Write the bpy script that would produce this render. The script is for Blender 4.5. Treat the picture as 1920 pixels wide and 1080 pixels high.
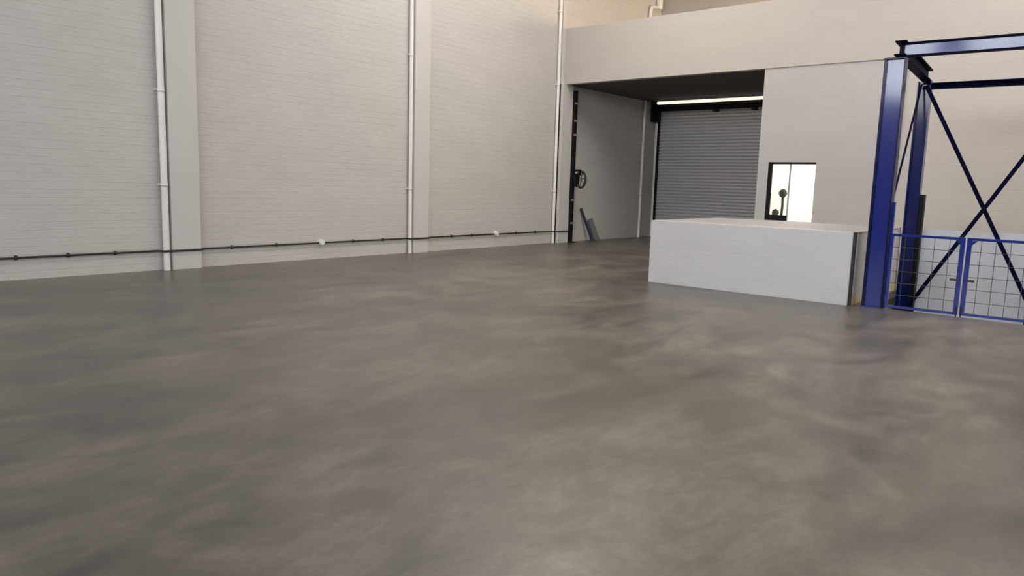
import bpy, bmesh, math, random
from mathutils import Vector, Matrix
random.seed(4)
for o in list(bpy.data.objects): bpy.data.objects.remove(o)
SC = bpy.context.scene
COL = SC.collection

# ------------------------------------------------------------------ camera
YAW, PITCH, ROLL, FPX = 0.6964, -0.1404, 0.0292, 1381.1
CX, CZ = 12.389, 1.6
F_ = Vector((-math.sin(YAW)*math.cos(PITCH), math.cos(YAW)*math.cos(PITCH), math.sin(PITCH)))
R_ = Vector((math.cos(YAW), math.sin(YAW), 0)); U_ = R_.cross(F_)
R2 = R_*math.cos(ROLL) + U_*math.sin(ROLL); U2 = U_*math.cos(ROLL) - R_*math.sin(ROLL)
cd = bpy.data.cameras.new('camera'); cam = bpy.data.objects.new('camera', cd); COL.objects.link(cam)
cam.matrix_world = Matrix(((R2.x, U2.x, -F_.x, CX), (R2.y, U2.y, -F_.y, 0), (R2.z, U2.z, -F_.z, CZ), (0, 0, 0, 1)))
cd.sensor_width = 36; cd.lens = FPX/1920*36; cd.clip_start = .05; cd.clip_end = 200
SC.camera = cam

# ------------------------------------------------------------------ view, world, lights
SC.view_settings.view_transform = 'Standard'; SC.view_settings.look = 'None'
SC.view_settings.exposure = 0.12; SC.view_settings.gamma = 1; SC.view_settings.use_curve_mapping = False
W = bpy.data.worlds.new('world'); SC.world = W; W.use_nodes = True
W.node_tree.nodes['Background'].inputs[0].default_value = (.75, .85, 1, 1)
W.node_tree.nodes['Background'].inputs[1].default_value = .6
E_CLERE, E_SKY, E_SIDE, E_UP, E_OFFICE = 12.5, 19.0, 4.5, 480.0, 400.0
def area(name, loc, direction, sx, sy, power, color, spread=180):
    l = bpy.data.lights.new(name, 'AREA'); l.shape = 'RECTANGLE'; l.size = sx; l.size_y = sy
    l.energy = power; l.color = color; l.spread = math.radians(spread)
    o = bpy.data.objects.new(name, l); COL.objects.link(o); o.location = loc
    o.rotation_euler = Vector(direction).to_track_quat('-Z', 'Y').to_euler(); return o
area('upstairs_lamp', (9.5, 19.2, 5.6), (-1, .22, .2), 2.5, 1.2, E_UP, (1, .78, .52))
area('office_lamp', (8.2, 18.9, 4.1), (-.5, 0, -1), 2.5, 1.5, E_OFFICE, (1, .97, .92))

# ------------------------------------------------------------------ materials
def mat(name, color, rough=.6, metal=0, spec=.5, coat=0, emis=None, estr=0):
    m = bpy.data.materials.new(name); m.use_nodes = True
    b = m.node_tree.nodes['Principled BSDF']
    b.inputs['Base Color'].default_value = (*color, 1); b.inputs['Roughness'].default_value = rough
    b.inputs['Metallic'].default_value = metal; b.inputs['Specular IOR Level'].default_value = spec
    b.inputs['Coat Weight'].default_value = coat; b.inputs['Coat Roughness'].default_value = .12
    if emis: b.inputs['Emission Color'].default_value = (*emis, 1); b.inputs['Emission Strength'].default_value = estr
    return m
def nd(m, t, **kw):
    n = m.node_tree.nodes.new(t)
    for k, v in kw.items():
        if hasattr(n, k): setattr(n, k, v)
        else: n.inputs[k].default_value = v
    return n
def lk(m, a, b): m.node_tree.links.new(a, b)
def ramp(m, fac, stops):
    r = nd(m, 'ShaderNodeValToRGB'); e = r.color_ramp.elements
    while len(e) < len(stops): e.new(.5)
    for el, (p, c) in zip(e, stops): el.position = p; el.color = (*c, 1) if len(c) == 3 else c
    lk(m, fac, r.inputs[0]); return r
def noise(m, vec, scale, detail=4, rough=.6, dist=0):
    n = nd(m, 'ShaderNodeTexNoise'); n.inputs['Scale'].default_value = scale; n.inputs['Detail'].default_value = detail
    n.inputs['Roughness'].default_value = rough; n.inputs['Distortion'].default_value = dist
    if vec is not None: lk(m, vec, n.inputs['Vector'])
    return n
def g(v): return (v, v, v)
def mapping(m, vec, scale=(1, 1, 1), rot=(0, 0, 0)):
    mp = nd(m, 'ShaderNodeMapping'); mp.inputs['Scale'].default_value = scale; mp.inputs['Rotation'].default_value = rot
    lk(m, vec, mp.inputs['Vector']); return mp.outputs[0]
def mixc(m, a, b, fac, mode='MULTIPLY'):
    x = nd(m, 'ShaderNodeMix', data_type='RGBA', blend_type=mode)
    x.inputs[0].default_value = fac if not hasattr(fac, 'links') else 0
    if hasattr(fac, 'links'): lk(m, fac, x.inputs[0])
    for i, s in ((6, a), (7, b)):
        if hasattr(s, 'links'): lk(m, s, x.inputs[i])
        else: x.inputs[i].default_value = (*s, 1)
    return x.outputs[2]

def painted_block(name, color, axis, row=.10, length=.30, bump=.35, contrast=.05, rough=.55):
    """painted block wall; axis = which world axis runs along the wall"""
    m = mat(name, color, rough); b = m.node_tree.nodes['Principled BSDF']
    tc = nd(m, 'ShaderNodeTexCoord'); sp = nd(m, 'ShaderNodeSeparateXYZ'); cb = nd(m, 'ShaderNodeCombineXYZ')
    lk(m, tc.outputs['Object'], sp.inputs[0]); lk(m, sp.outputs[axis], cb.inputs[0]); lk(m, sp.outputs[2], cb.inputs[1])
    br = nd(m, 'ShaderNodeTexBrick'); br.inputs['Scale'].default_value = 1
    br.inputs['Brick Width'].default_value = length; br.inputs['Row Height'].default_value = row
    br.inputs['Mortar Size'].default_value = .006; br.inputs['Mortar Smooth'].default_value = .5
    br.inputs['Color1'].default_value = (1, 1, 1, 1); br.inputs['Color2'].default_value = (.94, .94, .94, 1)
    br.inputs['Mortar'].default_value = (.72, .72, .72, 1)
    wob = noise(m, cb.outputs[0], 3.0, 3); add = nd(m, 'ShaderNodeVectorMath', operation='MULTIPLY_ADD')
    lk(m, wob.outputs['Color'], add.inputs[0]); add.inputs[1].default_value = (.02, .012, 0); lk(m, cb.outputs[0], add.inputs[2])
    lk(m, add.outputs[0], br.inputs['Vector'])
    n1 = noise(m, mapping(m, cb.outputs[0], (.5, 1.3, 1)), 1.4, 5)
    n2 = noise(m, mapping(m, cb.outputs[0], (1.5, 9, 1)), 3, 5, .7)
    r1 = ramp(m, n1.outputs['Fac'], [(.3, g(.93)), (.7, g(1.0))])
    r2 = ramp(m, n2.outputs['Fac'], [(.3, g(1 - contrast)), (.62, g(1.0))])
    # joints show only in patches under the thick paint
    pm = noise(m, mapping(m, cb.outputs[0], (.6, 2.5, 1)), 2.2, 3)
    pr = ramp(m, pm.outputs['Fac'], [(.42, g(0)), (.66, g(1))])
    pf = nd(m, 'ShaderNodeMath', operation='MULTIPLY'); lk(m, pr.outputs[0], pf.inputs[0]); pf.inputs[1].default_value = contrast*5
    c = mixc(m, color, r1.outputs[0], 1.0); c = mixc(m, c, r2.outputs[0], 1.0); c = mixc(m, c, br.outputs['Color'], pf.outputs[0])
    lk(m, c, b.inputs['Base Color'])
    hh = nd(m, 'ShaderNodeMath', operation='MULTIPLY_ADD')
    lk(m, br.outputs['Fac'], hh.inputs[0]); hh.inputs[1].default_value = -1.0; lk(m, n2.outputs['Fac'], hh.inputs[2])
    bp = nd(m, 'ShaderNodeBump'); bp.inputs['Strength'].default_value = bump; bp.inputs['Distance'].default_value = .006
    lk(m, hh.outputs[0], bp.inputs['Height']); lk(m, bp.outputs[0], b.inputs['Normal'])
    return m
def plaster(name, color, rough=.6, lo=.93, scale=1.5, bump=.15):
    m = mat(name, color, rough); b = m.node_tree.nodes['Principled BSDF']; tc = nd(m, 'ShaderNodeTexCoord')
    n = noise(m, tc.outputs['Object'], scale, 6); r = ramp(m, n.outputs['Fac'], [(.3, g(lo)), (.7, g(1))])
    lk(m, mixc(m, color, r.outputs[0], 1.0), b.inputs['Base Color'])
    n2 = noise(m, tc.outputs['Object'], 22, 4); bp = nd(m, 'ShaderNodeBump'); bp.inputs['Strength'].default_value = bump
    bp.inputs['Distance'].default_value = .004; lk(m, n2.outputs['Fac'], bp.inputs['Height']); lk(m, bp.outputs[0], b.inputs['Normal'])
    return m
WALLC = (.575, .553, .535)
M_wl = painted_block('painted_block_left', WALLC, 1, row=.12, length=60.0, bump=.6, contrast=.085)
M_wf = painted_block('painted_block_front', (.475, .438, .405), 0, bump=.25, contrast=.035)
M_infill = painted_block('painted_block_infill', (.445, .422, .418), 0, row=.2, length=.4, bump=.25, contrast=.05)
M_pil = plaster('painted_concrete', (.585, .562, .555), lo=.95, scale=1)
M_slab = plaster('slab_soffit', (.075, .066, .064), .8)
M_roof = plaster('roof_sheet', (.34, .33, .31), .8)
M_counter = painted_block('counter_paint', (.70, .68, .685), 0, row=.2, length=.4, bump=.3, contrast=.05, rough=.4)
M_ctop = plaster('counter_top_paint', (.37, .355, .36), .5)
M_dark = plaster('dark_rubber', (.02, .02, .02), .6, .7)
M_black = plaster('black_paint', (.008, .0075, .0075), .5, .7, 6)
M_black.node_tree.nodes['Principled BSDF'].inputs['Specular IOR Level'].default_value = .15
M_conduit = plaster('brown_black_conduit', (.022, .015, .012), .5, .7, 4)
M_white = plaster('white_plastic_pipe', (.80, .78, .75), .35, .95, 3, .03)
M_grey = plaster('grey_steel', (.30, .31, .31), .4, .85, 5)
M_wire = plaster('dark_wire', (.06, .065, .07), .5, .85, 5)
M_slat = plaster('galvanised_slat', (.60, .59, .58), .42, .94, .6, 0)
M_slat.node_tree.nodes['Principled BSDF'].inputs['Metallic'].default_value = .35
M_officew = plaster('office_white', (.82, .79, .74), .7, .96)
M_cream = plaster('office_cream', (.80, .72, .60), .7, .94)
M_leaf = plaster('dark_leaf', (.045, .05, .035), .7, .5, 15)
M_pot = plaster('dark_pot', (.05, .045, .04), .5, .8, 6)
M_board = plaster('grey_board', (.17, .18, .185), .6, .8, 4)
M_bluewood = plaster('blue_board', (.012, .02, .075), .5, .7, 6)
M_panel = plaster('pale_grey_sheet', (.60, .61, .65), .45, .93, 2, .05)
M_pit = plaster('pit_concrete', (.03, .03, .03), .8, .8, 3)

def blue_paint(name, c, coat=.8):
    m = mat(name, c, .3); b = m.node_tree.nodes['Principled BSDF']; tc = nd(m, 'ShaderNodeTexCoord')
    n = noise(m, mapping(m, tc.outputs['Object'], (4, 4, .8)), 2, 5); r = ramp(m, n.outputs['Fac'], [(.3, g(.85)), (.65, g(1))])
    lk(m, mixc(m, c, r.outputs[0], 1.0), b.inputs['Base Color'])
    b.inputs['Roughness'].default_value = .3; b.inputs['Coat Weight'].default_value = coat; b.inputs['Coat Roughness'].default_value = .1; b.inputs['Specular IOR Level'].default_value = .12
    return m
M_blue = blue_paint('blue_gloss_paint', (.005, .020, .23), 1.0)
M_navy = blue_paint('navy_with_shade', (.002, .003, .02), 0)  # near-black blue; the shade on beams and flanges is put into this colour
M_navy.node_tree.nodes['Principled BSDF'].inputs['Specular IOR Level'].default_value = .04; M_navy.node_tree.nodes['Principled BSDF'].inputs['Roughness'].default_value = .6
M_blue2 = blue_paint('rear_column_blue', (.004, .010, .10), .5)  # darker blue than the front columns, for the rear ones
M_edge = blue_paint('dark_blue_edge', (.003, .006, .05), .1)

def glass(name):
    m = bpy.data.materials.new(name); m.use_nodes = True; nt = m.node_tree
    nt.nodes.remove(nt.nodes['Principled BSDF']); out = nt.nodes['Material Output']
    t = nd(m, 'ShaderNodeBsdfTransparent'); t.inputs[0].default_value = (.93, .95, .95, 1)
    gl = nd(m, 'ShaderNodeBsdfGlossy'); gl.inputs['Roughness'].default_value = .02
    fr = nd(m, 'ShaderNodeFresnel'); mx = nd(m, 'ShaderNodeMixShader')
    lk(m, fr.outputs[0], mx.inputs[0]); lk(m, t.outputs[0], mx.inputs[1]); lk(m, gl.outputs[0], mx.inputs[2]); lk(m, mx.outputs[0], out.inputs[0])
    return m
M_glass = glass('window_glass')
def emit(name, c, s):
    m = mat(name, (.8, .8, .8), .5, emis=c, estr=s); return m
M_clere = emit('daylight_glazing', (.93, .97, 1.0), E_CLERE)
M_side = emit('daylight_glazing_side', (.95, .97, 1), E_SIDE)
M_skyl = emit('translucent_roof_sheet', (1, .98, .95), E_SKY)
M_skyw = emit('warm_roof_sheet', (1, .89, .74), E_SKY)  # emission tinted warm to warm the light towards the rear
M_tube = emit('tube_diffuser', (1, .94, .78), .88)

def floor_mat():
    m = mat('trowelled_concrete', (.2, .18, .16), .4, 0, .5); b = m.node_tree.nodes['Principled BSDF']
    tc = nd(m, 'ShaderNodeTexCoord'); v = tc.outputs['Object']
    big = noise(m, v, .33, 5, .55, .6)
    mid = noise(m, mapping(m, v, (1, .55, 1), (0, 0, .5)), 1.5, 8, .70, .6)
    fin = noise(m, mapping(m, v, (1, .5, 1), (0, 0, .35)), 4.6, 9, .78, .35)
    c1 = ramp(m, big.outputs['Fac'], [(.32, (.066, .055, .046)), (.52, (.108, .091, .077)), (.72, (.155, .133, .113))])
    c2 = ramp(m, mid.outputs['Fac'], [(.32, g(.45)), (.50, g(.95)), (.68, g(1.50))])
    c3 = ramp(m, fin.outputs['Fac'], [(.32, g(.62)), (.52, g(1.0)), (.70, g(1.36))])
    c = mixc(m, c1.outputs[0], c2.outputs[0], 1.0); c = mixc(m, c, c3.outputs[0], 1.0)
    lk(m, c, b.inputs['Base Color'])
    b.inputs['Coat Weight'].default_value = .4; b.inputs['Coat Roughness'].default_value = .3
    rr = ramp(m, mid.outputs['Fac'], [(.3, g(.36)), (.7, g(.52))]); lk(m, rr.outputs[0], b.inputs['Roughness'])
    bp = nd(m, 'ShaderNodeBump'); bp.inputs['Strength'].default_value = .12; bp.inputs['Distance'].default_value = .01
    lk(m, fin.outputs['Fac'], bp.inputs['Height']); lk(m, bp.outputs[0], b.inputs['Normal'])
    return m
M_floor = floor_mat()

# ------------------------------------------------------------------ mesh helpers
class MB:
    def __init__(s): s.bm = bmesh.new()
    def box(s, a, b, bev=0):
        r = bmesh.ops.create_cube(s.bm, size=1)['verts']
        for v in r:
            v.co = Vector([a[i] + (v.co[i] + .5)*(b[i]-a[i]) for i in range(3)])
        if bev:
            es = list({e for v in r for e in v.link_edges}); bmesh.ops.bevel(s.bm, geom=es, offset=bev, segments=2, affect='EDGES')
        return s
    def quad(s, pts):
        s.bm.faces.new([s.bm.verts.new(p) for p in pts]); return s
    def bar(s, p, q, w, h, up=(0, 0, 1)):
        p = Vector(p); q = Vector(q); d = (q-p).normalized(); x = d.cross(Vector(up)).normalized(); y = x.cross(d)
        vs = [s.bm.verts.new(c + x*w/2*i + y*h/2*j) for c in (p, q) for i, j in ((-1, -1), (1, -1), (1, 1), (-1, 1))]
        for f in ((0, 1, 2, 3), (7, 6, 5, 4), (0, 4, 5, 1), (1, 5, 6, 2), (2, 6, 7, 3), (3, 7, 4, 0)): s.bm.faces.new([vs[i] for i in f])
        return s
    def tube(s, pts, r, n=12, cap=True):
        pts = [Vector(p) for p in pts]; rings = []
        ref = Vector((0, 0, 1)) if abs((pts[1]-pts[0]).normalized().z) < .9 else Vector((1, 0, 0))
        for i, p in enumerate(pts):
            d = (pts[min(i+1, len(pts)-1)] - pts[max(i-1, 0)]).normalized()
            x = d.cross(ref)
            x = x.normalized() if x.length > 1e-4 else Vector((0, 1, 0)); y = d.cross(x).normalized()
            rings.append([s.bm.verts.new(p + (x*math.cos(t) + y*math.sin(t))*r) for t in [2*math.pi*k/n for k in range(n)]])
        for a, b in zip(rings, rings[1:]):
            for k in range(n): s.bm.faces.new((a[k], a[(k+1) % n], b[(k+1) % n], b[k]))
        if cap: s.bm.faces.new(rings[0][::-1]); s.bm.faces.new(rings[-1])
        return s
    def extr(s, poly, fn, a, b):
        """polygon poly in 2D, fn(u,v,t)->point, from t=a to t=b"""
        A = [s.bm.verts.new(fn(u, v, a)) for u, v in poly]; B = [s.bm.verts.new(fn(u, v, b)) for u, v in poly]
        n = len(poly); s.bm.faces.new(A[::-1]); s.bm.faces.new(B)
        for k in range(n): s.bm.faces.new((A[k], A[(k+1) % n], B[(k+1) % n], B[k]))
        return s
    def blob(s, c, r, sub=2, jit=.12):
        vs = bmesh.ops.create_icosphere(s.bm, subdivisions=sub, radius=1)['verts']
        for v in vs: v.co = Vector(c) + Vector([v.co[i]*r[i]*(1+random.uniform(-jit, jit)) for i in range(3)])
        return s
    def build(s, name, m, parent=None, smooth=False, kind=None):
        bmesh.ops.recalc_face_normals(s.bm, faces=s.bm.faces)
        me = bpy.data.meshes.new(name); s.bm.to_mesh(me); s.bm.free(); me.materials.append(m)
        o = bpy.data.objects.new(name, me); COL.objects.link(o)
        if smooth:
            for p in me.polygons: p.use_smooth = True
            md = o.modifiers.new('edge', 'EDGE_SPLIT'); md.split_angle = math.radians(40)
        if parent:
            o.parent = parent; o.matrix_parent_inverse = parent_world(parent).inverted()
        if kind: o['kind'] = kind
        return o
def parent_world(o):
    m = Matrix.Translation(o.location) @ o.rotation_euler.to_matrix().to_4x4()
    return (parent_world(o.parent) @ o.matrix_parent_inverse @ m) if o.parent else m
def struct(name, mb, m): return mb.build(name, m, kind='structure')
def tag(o, label, cat, group=None):
    o['label'] = label; o['category'] = cat
    if group: o['group'] = group
    return o
def thing(name, loc, label, cat, group=None):
    o = bpy.data.objects.new(name, None); o.empty_display_size = .2; COL.objects.link(o); o.location = loc
    return tag(o, label, cat, group)

# ------------------------------------------------------------------ the setting
X1, Y0, YF, YB, ZC = 22.0, -8.0, 16.68, 21.91, 9.0
ZS, ZP = 4.33, 5.79                      # soffit of the mezzanine, top of its parapet
# floor with the lift pit cut out
PX0, PX1, PY0, PY1, PZ = 9.42, 11.85, 11.36, 14.08, -.62
fb = MB()
def fq(a, b, c, d): fb.box((a, c, -.12), (b, d, 0))
fq(0, PX0, Y0, YB); fq(PX1, X1, Y0, YB); fq(PX0, PX1, Y0, PY0); fq(PX0, PX1, PY1, YB); fq(PX0, 9.84, PY0, 11.62)
struct('floor', fb, M_floor)
pb = MB(); pb.box((PX0-.1, PY0-.1, PZ-.1), (PX1+.1, PY1+.1, PZ))
pb.box((PX0-.1, PY0-.1, PZ), (PX1+.1, PY0, -.12)); pb.box((PX0-.1, PY1, PZ), (PX1+.1, PY1+.1, -.12))
pb.box((PX0-.1, PY0, PZ), (PX0, PY1, -.12)); pb.box((PX1, PY0, PZ), (PX1+.1, PY1, -.12))
struct('trim_9', pb, M_pit)

struct('wall_left', MB().box((-.25, Y0, -.12), (0, YB+.25, ZC)), M_wl)
wr = MB(); wr.box((X1, Y0, -.12), (X1+.25, YB+.25, 4.6)); wr.box((X1, Y0, 8.0), (X1+.25, YB+.25, ZC))
wr.box((X1, Y0, 4.6), (X1+.25, 4.5, 8.0)); wr.box((X1, 8.0, 4.6), (X1+.25, 8.8, 8.0)); wr.box((X1, 12.3, 4.6), (X1+.25, YB+.25, 8.0))
struct('wall_right', wr, M_wf)
for k, (a, b) in enumerate(((4.5, 8.0), (8.8, 12.3))):
    w = MB().box((X1+.12, a, 4.6), (X1+.16, b, 8.0)).build('window_%d' % (20+k), M_side, kind='structure')
    fr = MB()
    for y in (a+.03, (a+b)/2, b-.03): fr.box((X1+.05, y-.04, 4.6), (X1+.12, y+.04, 8.0))
    for z in (4.63, 6.3, 7.97): fr.box((X1+.05, a, z-.04), (X1+.12, b, z+.04))
    fr.build('window_frame', M_dark, w)
# wall behind the camera with a row of high windows
CLZ = 5.1
wb = MB(); wb.box((0, Y0-.25, -.12), (X1, Y0, CLZ)); wb.box((0, Y0-.25, 8.3), (X1, Y0, ZC))
xs = [(1.2, 4.4), (5.2, 8.4), (9.2, 12.4), (13.2, 16.4), (17.2, 20.4)]
prev = 0
for a, b in xs: wb.box((prev, Y0-.25, CLZ), (a, Y0, 8.3)); prev = b
wb.box((prev, Y0-.25, CLZ), (X1, Y0, 8.3)); struct('wall_rear', wb, M_wf)
wn = 2
for a, b in xs:
    w = MB().box((a, Y0-.16, CLZ), (b, Y0-.12, 8.3)).build('window_%d' % wn, M_clere, kind='structure'); wn += 1
    fr = MB()
    for x in (a+.03, (a+b)/2, b-.03): fr.box((x-.04, Y0-.12, CLZ), (x+.04, Y0-.05, 8.3))
    for z in (CLZ+.03, 6.7, 8.27): fr.box((a, Y0-.12, z-.04), (b, Y0-.05, z+.04))
    fr.build('window_frame', M_dark, w)
# roof with translucent sheets
strips = [(3.2, 4.4), (10.4, 11.6), (17.6, 18.8)]
rb = MB(); prev = -.25
SY0, SY1 = 8.5, 15.0
for a, b in strips:
    rb.box((prev, Y0-.25, ZC), (a, YB+.25, ZC+.15)); prev = b
    rb.box((a, Y0-.25, ZC), (b, SY0, ZC+.15)); rb.box((a, SY1, ZC), (b, YB+.25, ZC+.15))
rb.box((prev, Y0-.25, ZC), (X1+.25, YB+.25, ZC+.15)); struct('ceiling', rb, M_roof)
for a, b in strips:
    MB().box((a, SY0, ZC+.05), (b, 11.5, ZC+.09)).build('window_%d' % wn, M_skyl, kind='structure'); wn += 1
    MB().box((a, 11.5, ZC+.05), (b, SY1, ZC+.09)).build('window_%d' % wn, M_skyw, kind='structure'); wn += 1
# back wall, with the roller door opening
DX0, DX1, DZ = .32, 5.2, 3.95
bk = MB(); bk.box((-.0, YB, -.12), (DX0, YB+.25, ZC)); bk.box((DX1, YB, -.12), (X1, YB+.25, ZC)); bk.box((DX0, YB, DZ), (DX1, YB+.25, ZC))
struct('wall_back', bk, M_wf)
# mezzanine slab and parapet
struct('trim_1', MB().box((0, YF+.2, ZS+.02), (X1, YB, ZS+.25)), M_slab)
struct('wall_mezzanine', MB().box((0, YF, ZS), (X1, YF+.2, ZP)), M_wf)
# wall with the hatch window (block infill) and the plain wall behind the lift
JX, WX0, WX1, WZ0, WZ1, SX = 5.66, 5.90, 6.955, .95, 2.257, 8.62
iw = MB(); y0, y1 = YF+.025, YF+.2
iw.box((JX, y0, 0), (WX0, y1, ZS)); iw.box((WX1, y0, 0), (SX, y1, ZS)); iw.box((WX0, y0, 0), (WX1, y1, WZ0)); iw.box((WX0, y0, WZ1), (WX1, y1, ZS))
struct('wall_hatch', iw, M_infill)
struct('wall_front', MB().box((SX, YF, 0), (X1, YF+.2, ZS)), M_wf)
# office behind the hatch
struct('wall_office_left', MB().box((JX, YF+.2, 0), (JX+.12, YB, ZS+.02)), M_cream)
struct('wall_office_right', MB().box((11.5, YF+.2, 0), (11.62, YB, ZS+.02)), M_officew)
struct('wall_office_back', MB().box((JX+.12, YB-.06, 0), (11.5, YB, ZS+.02)), M_officew)

# pilasters on the left wall
PIL = [(5.775, 6.27, .13, ZC), (11.19, 11.64, .13, ZC), (16.62, 16.68, .09, ZC), (16.68, 17.0, .09, ZS)]
for i, (a, b, d, h) in enumerate(PIL[:2]):
    struct('trim_%d' % (i+2), MB().box((-.02, a, 0), (d, b, h), .004), M_pil)
pp = MB().box((-.02, 16.56, 0), (.07, 16.70, ZC)); pp.box((-.02, 16.56, 0), (.16, 17.02, ZS)); struct('trim_4', pp, M_pil)
# near pilaster outside the frame, same spacing
struct('trim_5', MB().box((-.02, .35, 0), (.08, .85, ZC), .004), M_pil)

# ------------------------------------------------------------------ window_1: the hatch
w = MB().box((WX0, YF+.06, WZ0), (WX0+.05, YF+.19, WZ1)).build('window_1', M_black, kind='structure')
fm = MB(); yA, yB = YF+.04, YF+.09; MX = WX0+.50
fm.box((WX0, yA, WZ1-.045), (WX1, yB+.08, WZ1))            # head
fm.box((WX0, yA, WZ0), (WX0+.085, yB, WZ1-.045))           # left stile
fm.box((WX0+.085, yA, WZ0), (MX, yB, WZ0+.125))            # bottom rail of the closed half
fm.build('window_frame', M_black, w)
MB().box((MX-.02, yA+.005, WZ0), (MX+.012, yB-.005, WZ1-.045)).build('meeting_stile', M_grey, w)
MB().box((WX0+.085, yA+.022, WZ0+.125), (MX-.02, yA+.028, WZ1-.045)).build('window_pane', M_glass, w)
MB().box((WX0, YF+.19, WZ0-.04), (WX1+.3, YF+.55, WZ0-.005)).build('window_sill', M_officew, w)

# plants on the inner sill, dark against the bright room
def plant(px, py, h, r, label, name):
    t = thing(name, (px, py, WZ0-.005), label, 'plant'); z = WZ0-.005
    MB().tube([(px, py, z), (px, py, z+.02), (px, py, z+.10)], .05, 16).build('pot', M_pot, t, True)
    MB().tube([(px, py, z+.10), (px+.01, py, z+h*.5), (px, py, z+h)], .03, 8).build('stem', M_leaf, t, True)
    b = MB(); b.blob((px, py, z+h), (r, r, r*1.15), 3, .14)
    for k in range(26):
        a = random.uniform(0, 6.28); e = random.uniform(-1, 1); c = math.sqrt(1-e*e)
        b.blob((px+math.cos(a)*c*r*.85, py+math.sin(a)*c*r*.85, z+h+e*r), (r*.3, r*.3, r*.22), 1, .3)
    b.build('foliage', M_leaf, t)
plant(6.16, YF+.36, .62, .085, 'dark round-headed potted plant inside the hatch window, taller of the two', 'potted_plant')
plant(6.04, YF+.30, .17, .075, 'low dark potted plant in the left corner inside the hatch window', 'potted_plant')

# ------------------------------------------------------------------ roller door in the back wall
d = thing('roller_door', (2.7, YB, 0), 'grey ribbed steel roller shutter closed at the back of the recess', 'roller door')
sl = MB(); p = .10; n = int(4.15/p); prof = []
for k in range(n):
    z = .02 + k*p
    prof += [(0, z), (.042, z+.004), (.054, z+.030), (.048, z+.058), (-.012, z+.064), (-.012, z+.094)]
prof.append((0, .02+n*p))
yy = YB - .075
for (a, z0), (b, z1) in zip(prof, prof[1:]):
    sl.quad([(.24, yy-a, z0), (5.3, yy-a, z0), (5.3, yy-b, z1), (.24, yy-b, z1)])
sl.build('curtain', M_slat, d)
for x in (.17, 5.3): 
    gm = MB(); gm.box((x, YB-.13, 0), (x+.09, YB-.10, 4.1)); gm.box((x, YB-.04, 0), (x+.09, YB, 4.1)); gm.box((x if x < 1 else x+.07, YB-.10, 0), (x+.02 if x < 1 else x+.09, YB-.04, 4.1))
    gm.build('guide', M_black, d)
MB().box((.05, YB-.05, 0), (.14, YB, 3.75)).build('guide_cover', M_white, d)
MB().box((.10, YB-.45, 4.16), (5.45, YB, 4.34), .01).build('drum_housing', M_black, d)
MB().tube([(.2, YB-.26, 4.13), (5.3, YB-.26, 4.13)], .09, 18).build('drum', M_black, d, True)
mm = MB(); mm.box((.03, YB-.38, 3.72), (.27, YB-.12, 4.16), .015); mm.tube([(.15, YB-.40, 3.9), (.15, YB-.34, 3.9)], .07, 16)
mm.build('motor', M_black, d)
for x in (2.2, 3.42): MB().box((x-.06, YB-.32, 3.98), (x+.06, YB-.10, 4.16)).build('bracket', M_black, d)

# strip light under the slab, in front of the shutter
t = thing('strip_light', (3, 21.05, ZS), 'long slim glowing strip light under the dark soffit above the roller shutter', 'light')
MB().box((.50, 21.10, 4.29), (5.4, 21.2, ZS+.02)).build('housing', M_grey, t)
MB().box((.48, 21.09, 4.21), (5.38, 21.21, 4.29), .012).build('diffuser', M_tube, t)

# ------------------------------------------------------------------ downpipes
def pipe(y, x, r, top, collars, label, name='downpipe', z0=0):
    t = thing(name, (x, y, z0), label, 'pipe')
    MB().tube([(x, y, z0), (x, y, z0+.01), (x, y, top)], r, 20).build('pipe', M_white, t, True)
    for z in collars:
        MB().tube([(x, y, z-.025), (x, y, z), (x, y, z+.025)], r*1.09, 20).build('collar', M_white, t, True)
        c = MB(); c.box((.002, y-r*1.5, z-.012), (x-r*.6, y+r*1.5, z+.012)); c.build('pipe_clip', M_white, t)
        MB().tube([(x, y, z-.036), (x, y, z-.026)], r*1.12, 20).build('joint_ring', M_grey, t, True)
    return t
pipe(5.69, .085, .052, ZC, (1.43, 2.95, 4.5, 6.2, 7.8), 'thick white downpipe nearest the camera, beside the broad near pilaster')
pipe(11.12, .075, .043, ZC, (1.435, 4.3, 6.2, 7.8), 'white downpipe against the middle pilaster of the long block wall')
pipe(16.44, .07, .040, ZC, (1.44, 4.3, 6.2, 7.8), 'white downpipe at the corner where the long wall meets the recess')
pipe(21.08, .07, .040, ZS+.02, (1.4, 3.0), 'white downpipe inside the recess beside the roller shutter')
t = thing('downpipe', (.07, 21.15, ZS+.25), 'white pipe with a step bend above the mezzanine parapet at the far corner', 'pipe')
MB().tube([(.08, 21.10, ZS+.25), (.08, 21.10, 7.12)], .055, 18).build('pipe', M_white, t, True)
MB().tube([(.08, 21.10, 7.08), (.08, 21.14, 7.2), (.1, 21.5, 7.26), (.1, 21.58, 7.34)], .06, 18).build('elbow', M_white, t, True)
MB().tube([(.1, 21.6, 7.22), (.1, 21.6, ZC)], .10, 18).build('wide_pipe', M_white, t, True)

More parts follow.
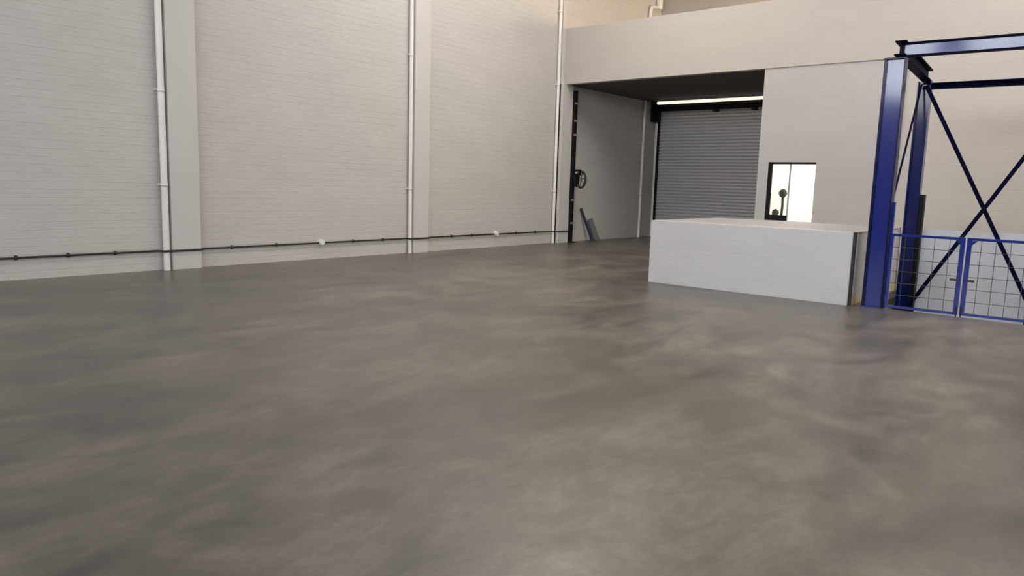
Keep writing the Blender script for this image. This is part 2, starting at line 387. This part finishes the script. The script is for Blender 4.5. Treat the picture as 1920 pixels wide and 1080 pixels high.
# ------------------------------------------------------------------ conduit along the left wall
ZK, rk = .326, .017
t = thing('conduit', (.03, 8, ZK), 'dark thin conduit running low along the whole long block wall', 'conduit')
pts = [(.03, Y0+.3, ZK)]
def hop(a, b, x, ramp_=.05):
    pts.extend([(.03, a-ramp_, ZK), (x, a, ZK), (x, b, ZK), (.03, b+ramp_, ZK)])
hop(.30, .90, .10)
pts.extend([(.03, 5.56, ZK), (.155, 5.62, ZK), (.155, 5.76, ZK), (.150, 5.80, ZK), (.150, 6.285, ZK), (.03, 6.32, ZK)])
pts.extend([(.03, 11.04, ZK), (.138, 11.07, ZK), (.150, 11.18, ZK), (.150, 11.65, ZK), (.03, 11.69, ZK)])
pts.extend([(.03, 16.34, ZK), (.128, 16.39, ZK), (.13, 16.5, ZK), (.18, 16.56, ZK), (.18, 17.01, ZK)])
MB().tube(pts, rk, 10).build('conduit_run', M_conduit, t, True)
for y in (2.2, 2.9, 3.53, 4.22, 4.9, 6.9, 7.8, 9.6, 10.4, 12.5, 13.2, 14.9, 15.7):
    c = MB(); c.box((.002, y-.02, ZK-.035), (.012, y+.02, ZK+.035)); c.tube([(.028, y-.02, ZK), (.028, y+.02, ZK)], .026, 10)
    c.build('saddle_clip', M_conduit, t)
for y in (8.80, 14.08):
    j = MB().tube([(.002, y, ZK+.01), (.05, y, ZK+.01), (.075, y, ZK+.01)], .058, 20).build('junction_box', M_white, t, True)
    j['label'] = 'small round white junction box'
    MB().tube([(.075, y, ZK+.01), (.088, y, ZK+.01)], .046, 20).build('lid', M_white, j, True)

# ------------------------------------------------------------------ black guide and chain hoist at the recess edge
t = thing('door_guide', (.05, 17.06, 0), 'black upright track fixed beside the corner pilaster at the mouth of the recess', 'track')
m_ = MB(); m_.box((.002, 17.03, 0), (.02, 17.15, 4.2)); m_.box((.02, 17.03, 0), (.235, 17.06, 4.2)); m_.box((.02, 17.12, 0), (.235, 17.15, 4.2))
m_.box((.215, 17.06, 0), (.235, 17.12, 4.2)); m_.build('channel', M_black, t)
for z in (.55, 1.2, 3.0, 3.38, 3.85): MB().box((.23, 17.02, z-.025), (.25, 17.17, z+.025)).build('bracket', M_grey, t)
MB().box((.002, 17.03, 0), (.31, 17.2, .02)).build('base_plate', M_black, t)
t = thing('chain_hoist', (.3, 17.1, 1.5), 'black chain hoist with a hand wheel mounted halfway up the recess track', 'hoist')
cx, cy, cz = .34, 17.10, 1.80
MB().box((.25, 17.02, 1.57), (.37, 17.2, 1.93), .015).build('gearbox', M_black, t)
wm = MB(); ring = [(cx+.13+.15*math.cos(a), cy+.02, cz-.03+.22*math.sin(a)) for a in [2*math.pi*k/28 for k in range(29)]]
wm.tube(ring, .034, 10, False)
for k in range(3):
    a = k*math.pi/3+.3; wm.tube([(cx+.13-.15*math.cos(a), cy+.02, cz-.03-.22*math.sin(a)), (cx+.13+.15*math.cos(a), cy+.02, cz-.03+.22*math.sin(a))], .009, 8)
wm.build('hand_wheel', M_dark, t, True)
MB().box((.28, 17.03, 1.99), (.47, 17.12, 2.05), .01).build('top_bracket', M_black, t)
MB().box((.44, 17.03, 1.88), (.47, 17.12, 1.99)).build('bracket_arm', M_black, t)
MB().tube([(cx, cy, 1.57), (cx+.02, cy, 1.5), (cx-.01, cy, .9), (cx-.02, cy+.0, .35)], .008, 6).build('chain', M_grey, t, True)

# boards leaning on the recess wall
b = MB(); b.bar((.24, 18.14, .03), (.03, 17.80, .95), .03, .07); tag(b.build('plank', M_bluewood), 'narrow blue plank leaning on the recess side wall', 'plank')
b = MB(); b.bar((.24, 18.42, .015), (.03, 18.30, .64), .24, .02, (1, 0, .4)); tag(b.build('board', M_board), 'short grey board leaning on the recess wall beside the blue plank', 'board')

# ------------------------------------------------------------------ reception counter
C0, C1, CY0, CY1, CH = 6.11, 9.352, 11.153, 13.83, 1.058
t = thing('counter', ((C0+C1)/2, (CY0+CY1)/2, 0), 'long low white-painted block counter in front of the hatch wall', 'counter')
MB().box((C0, CY0, 0), (C1, CY0+.05, CH), .004).build('front_panel', M_counter, t)
MB().box((C1-.05, CY0+.05, .0), (C1+.032, CY0+.12, CH-.004)).build('shadow_gap_strip', M_dark, t)  # dark strip standing in for the shadow in the gap behind the panel
MB().box((C0+.03, CY0+.05, .0), (C1-.05, CY0+.12, CH)).build('panel_core', M_counter, t)
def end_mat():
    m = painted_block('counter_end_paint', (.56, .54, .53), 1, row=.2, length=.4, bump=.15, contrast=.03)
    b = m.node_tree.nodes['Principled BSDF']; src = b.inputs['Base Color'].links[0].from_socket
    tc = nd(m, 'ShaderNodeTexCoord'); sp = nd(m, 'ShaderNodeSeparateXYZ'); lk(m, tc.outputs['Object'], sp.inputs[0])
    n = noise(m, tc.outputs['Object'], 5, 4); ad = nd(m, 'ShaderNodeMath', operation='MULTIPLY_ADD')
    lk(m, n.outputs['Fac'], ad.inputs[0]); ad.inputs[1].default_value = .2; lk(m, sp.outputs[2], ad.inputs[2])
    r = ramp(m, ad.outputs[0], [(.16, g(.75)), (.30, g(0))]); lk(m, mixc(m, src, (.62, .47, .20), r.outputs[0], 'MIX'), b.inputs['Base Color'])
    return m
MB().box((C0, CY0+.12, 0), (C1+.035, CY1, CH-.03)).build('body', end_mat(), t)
MB().box((C0, CY0+.12, CH-.03), (C1+.035, CY1, CH), .003).build('worktop', M_ctop, t)

# ------------------------------------------------------------------ goods lift frame (slightly turned)
O = Vector((9.52, 11.27, 0)); TH = math.radians(3)
def L(u, v, z): return (O.x + u*math.cos(TH) - v*math.sin(TH), O.y + u*math.sin(TH) + v*math.cos(TH), z)
lift = thing('goods_lift_frame', L(1.1, 1.3, 0), 'tall blue steel goods lift frame with cross braces at the right', 'lift frame')
def fcol(u):
    web = MB(); web.extr([(u+.03, .05), (u+.247, .05), (u+.247, .065), (u+.03, .065)], lambda a, c, t_: L(a, c, t_), 0, 3.455)
    web = web.build('front_column', M_blue, lift)
    for a, w_ in ((u, .03), (u+.247, .015)):
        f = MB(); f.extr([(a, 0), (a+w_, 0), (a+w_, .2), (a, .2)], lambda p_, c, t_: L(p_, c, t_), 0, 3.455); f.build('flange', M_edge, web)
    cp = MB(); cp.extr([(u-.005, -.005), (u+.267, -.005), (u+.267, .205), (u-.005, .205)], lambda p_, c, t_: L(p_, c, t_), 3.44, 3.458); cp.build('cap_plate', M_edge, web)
def hcol(u, v, w, dpt, z0, z1, name, m):
    """H section, flanges left and right, web facing the hall"""
    tf = .016; b = MB()
    poly = [(u, v), (u+tf, v), (u+tf, v+dpt*.42), (u+w-tf, v+dpt*.42), (u+w-tf, v), (u+w, v), (u+w, v+dpt), (u+w-tf, v+dpt), (u+w-tf, v+dpt*.42+.015), (u+tf, v+dpt*.42+.015), (u+tf, v+dpt), (u, v+dpt)]
    b.extr(poly, lambda a, c, t_: L(a, c, t_), z0, z1); return b.build(name, m, lift)
WR = 2.05
fcol(0); fcol(WR)
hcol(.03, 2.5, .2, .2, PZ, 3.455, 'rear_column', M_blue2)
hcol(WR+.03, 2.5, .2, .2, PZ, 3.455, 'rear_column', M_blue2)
for u in (0, WR):
    q = [L(u-.01, -.015, 0), L(u+.275, -.015, 0), L(u+.275, .22, 0), L(u-.01, .22, 0)]
    b = MB(); A = [b.bm.verts.new(x) for x in q]; B = [b.bm.verts.new((x[0], x[1], .014)) for x in q]
    b.bm.faces.new(A); b.bm.faces.new(B[::-1])
    for k in range(4): b.bm.faces.new((A[k], A[(k+1) % 4], B[(k+1) % 4], B[k]))
    b.build('base_plate', M_blue, lift)
def ibeam(p0, p1, h, w, name, m, tf=.018, edge=None):
    """I beam along p0->p1 (top centre line), web vertical"""
    p0 = Vector(p0); p1 = Vector(p1); d = (p1-p0).normalized(); x = d.cross(Vector((0, 0, 1))).normalized(); z = Vector((0, 0, 1))
    web = MB().bar(p0-z*(h/2), p1-z*(h/2), .01, h-2*tf).build(name, m, lift)
    for off in (tf/2, h-tf/2): MB().bar(p0-z*off, p1-z*off, w, tf).build('flange', edge or m, web)
    return web
ZT = 3.65
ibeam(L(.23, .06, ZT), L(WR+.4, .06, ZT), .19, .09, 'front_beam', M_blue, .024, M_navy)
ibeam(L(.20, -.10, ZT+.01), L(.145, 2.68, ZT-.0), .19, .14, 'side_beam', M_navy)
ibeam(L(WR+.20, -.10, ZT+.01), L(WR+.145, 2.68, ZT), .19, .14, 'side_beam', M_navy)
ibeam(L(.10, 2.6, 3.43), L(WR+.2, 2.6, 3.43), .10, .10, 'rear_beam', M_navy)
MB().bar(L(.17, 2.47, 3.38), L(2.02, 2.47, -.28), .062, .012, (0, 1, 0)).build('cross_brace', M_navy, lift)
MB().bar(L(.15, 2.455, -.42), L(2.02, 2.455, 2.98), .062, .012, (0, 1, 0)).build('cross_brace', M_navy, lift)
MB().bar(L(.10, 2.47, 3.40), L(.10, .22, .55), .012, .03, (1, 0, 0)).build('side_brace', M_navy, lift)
b = MB(); b.bar(L(.268, 2.6, PZ), L(.268, 2.6, 1.62), .075, .12, (0, 1, 0)); b.build('guide_rail', M_black, lift)
b = MB(); b.bar(L(.285, .10, 0), L(.285, .10, 1.50), .035, .05, (0, 1, 0)); b.build('hinge_post', M_blue, lift)
b = MB(); b.bar(L(.24, 2.72, .22), L(WR+.05, 2.72, .22), .006, 1.66); b.build('rear_panel', M_panel, lift)

# ------------------------------------------------------------------ gate leaves
def gate(u0, u1, hinge_left, label):
    v = .02; z0, z1 = .045, 1.05; s = .034
    t = thing('mesh_gate', L((u0+u1)/2, v, 0), label, 'gate', None)
    b = MB()
    for z in (z0, z1): b.bar(L(u0, v, z), L(u1, v, z), s, s)
    cs = .056
    for u, q in ((u0+(s if hinge_left else cs)/2, s if hinge_left else cs), (u1-(cs if hinge_left else s)/2, cs if hinge_left else s)): b.bar(L(u, v, z0), L(u, v, z1), q, s, (0, 1, 0))
    b.build('gate_frame', M_blue, t)
    w = MB(); nx = 5; nz = 6
    for k in range(1, nx): u = u0 + (u1-u0)*k/nx; w.tube([L(u, v+.004, z0), L(u, v+.004, z1)], .0042, 6)
    for k in range(1, nz): z = z0 + (z1-z0)*k/nz; w.tube([L(u0, v-.004, z), L(u1, v-.004, z)], .0042, 6)
    w.build('wire_mesh', M_wire, t)
    uc = u1 if hinge_left else u0; sg = -1 if hinge_left else 1
    g_ = MB(); A = [(uc, z1-.02), (uc+sg*.12, z1-.02), (uc, z1-.14)]
    g_.extr(A, lambda a, c, t_: L(a, v+t_, c), -.006, .006); g_.build('gusset', M_blue, t)
    h = MB(); h.bar(L(uc+sg*.03, v-.03, .50), L(uc+sg*.13, v-.03, .50), .02, .03); h.bar(L(uc+sg*.03, v-.03, .50), L(uc+sg*.03, v, .50), .02, .02); h.build('latch', M_dark, t)
    e = MB(); e.tube([L(uc+sg*.017, v-.02, .004), L(uc+sg*.017, v-.02, .14)], .008, 8); e.build('drop_bolt', M_dark, t)
    uh = u0 if hinge_left else u1
    for z in (.25, .85): MB().tube([L(uh, v-.015, z-.04), L(uh, v-.015, z+.04)], .014, 10).build('hinge', M_blue, t, True)
    return t
gate(.305, 1.195, True, 'blue wire-mesh gate leaf next to the tall blue column')
gate(1.215, 2.03, False, 'blue wire-mesh gate leaf at the right edge, under the crossed braces')
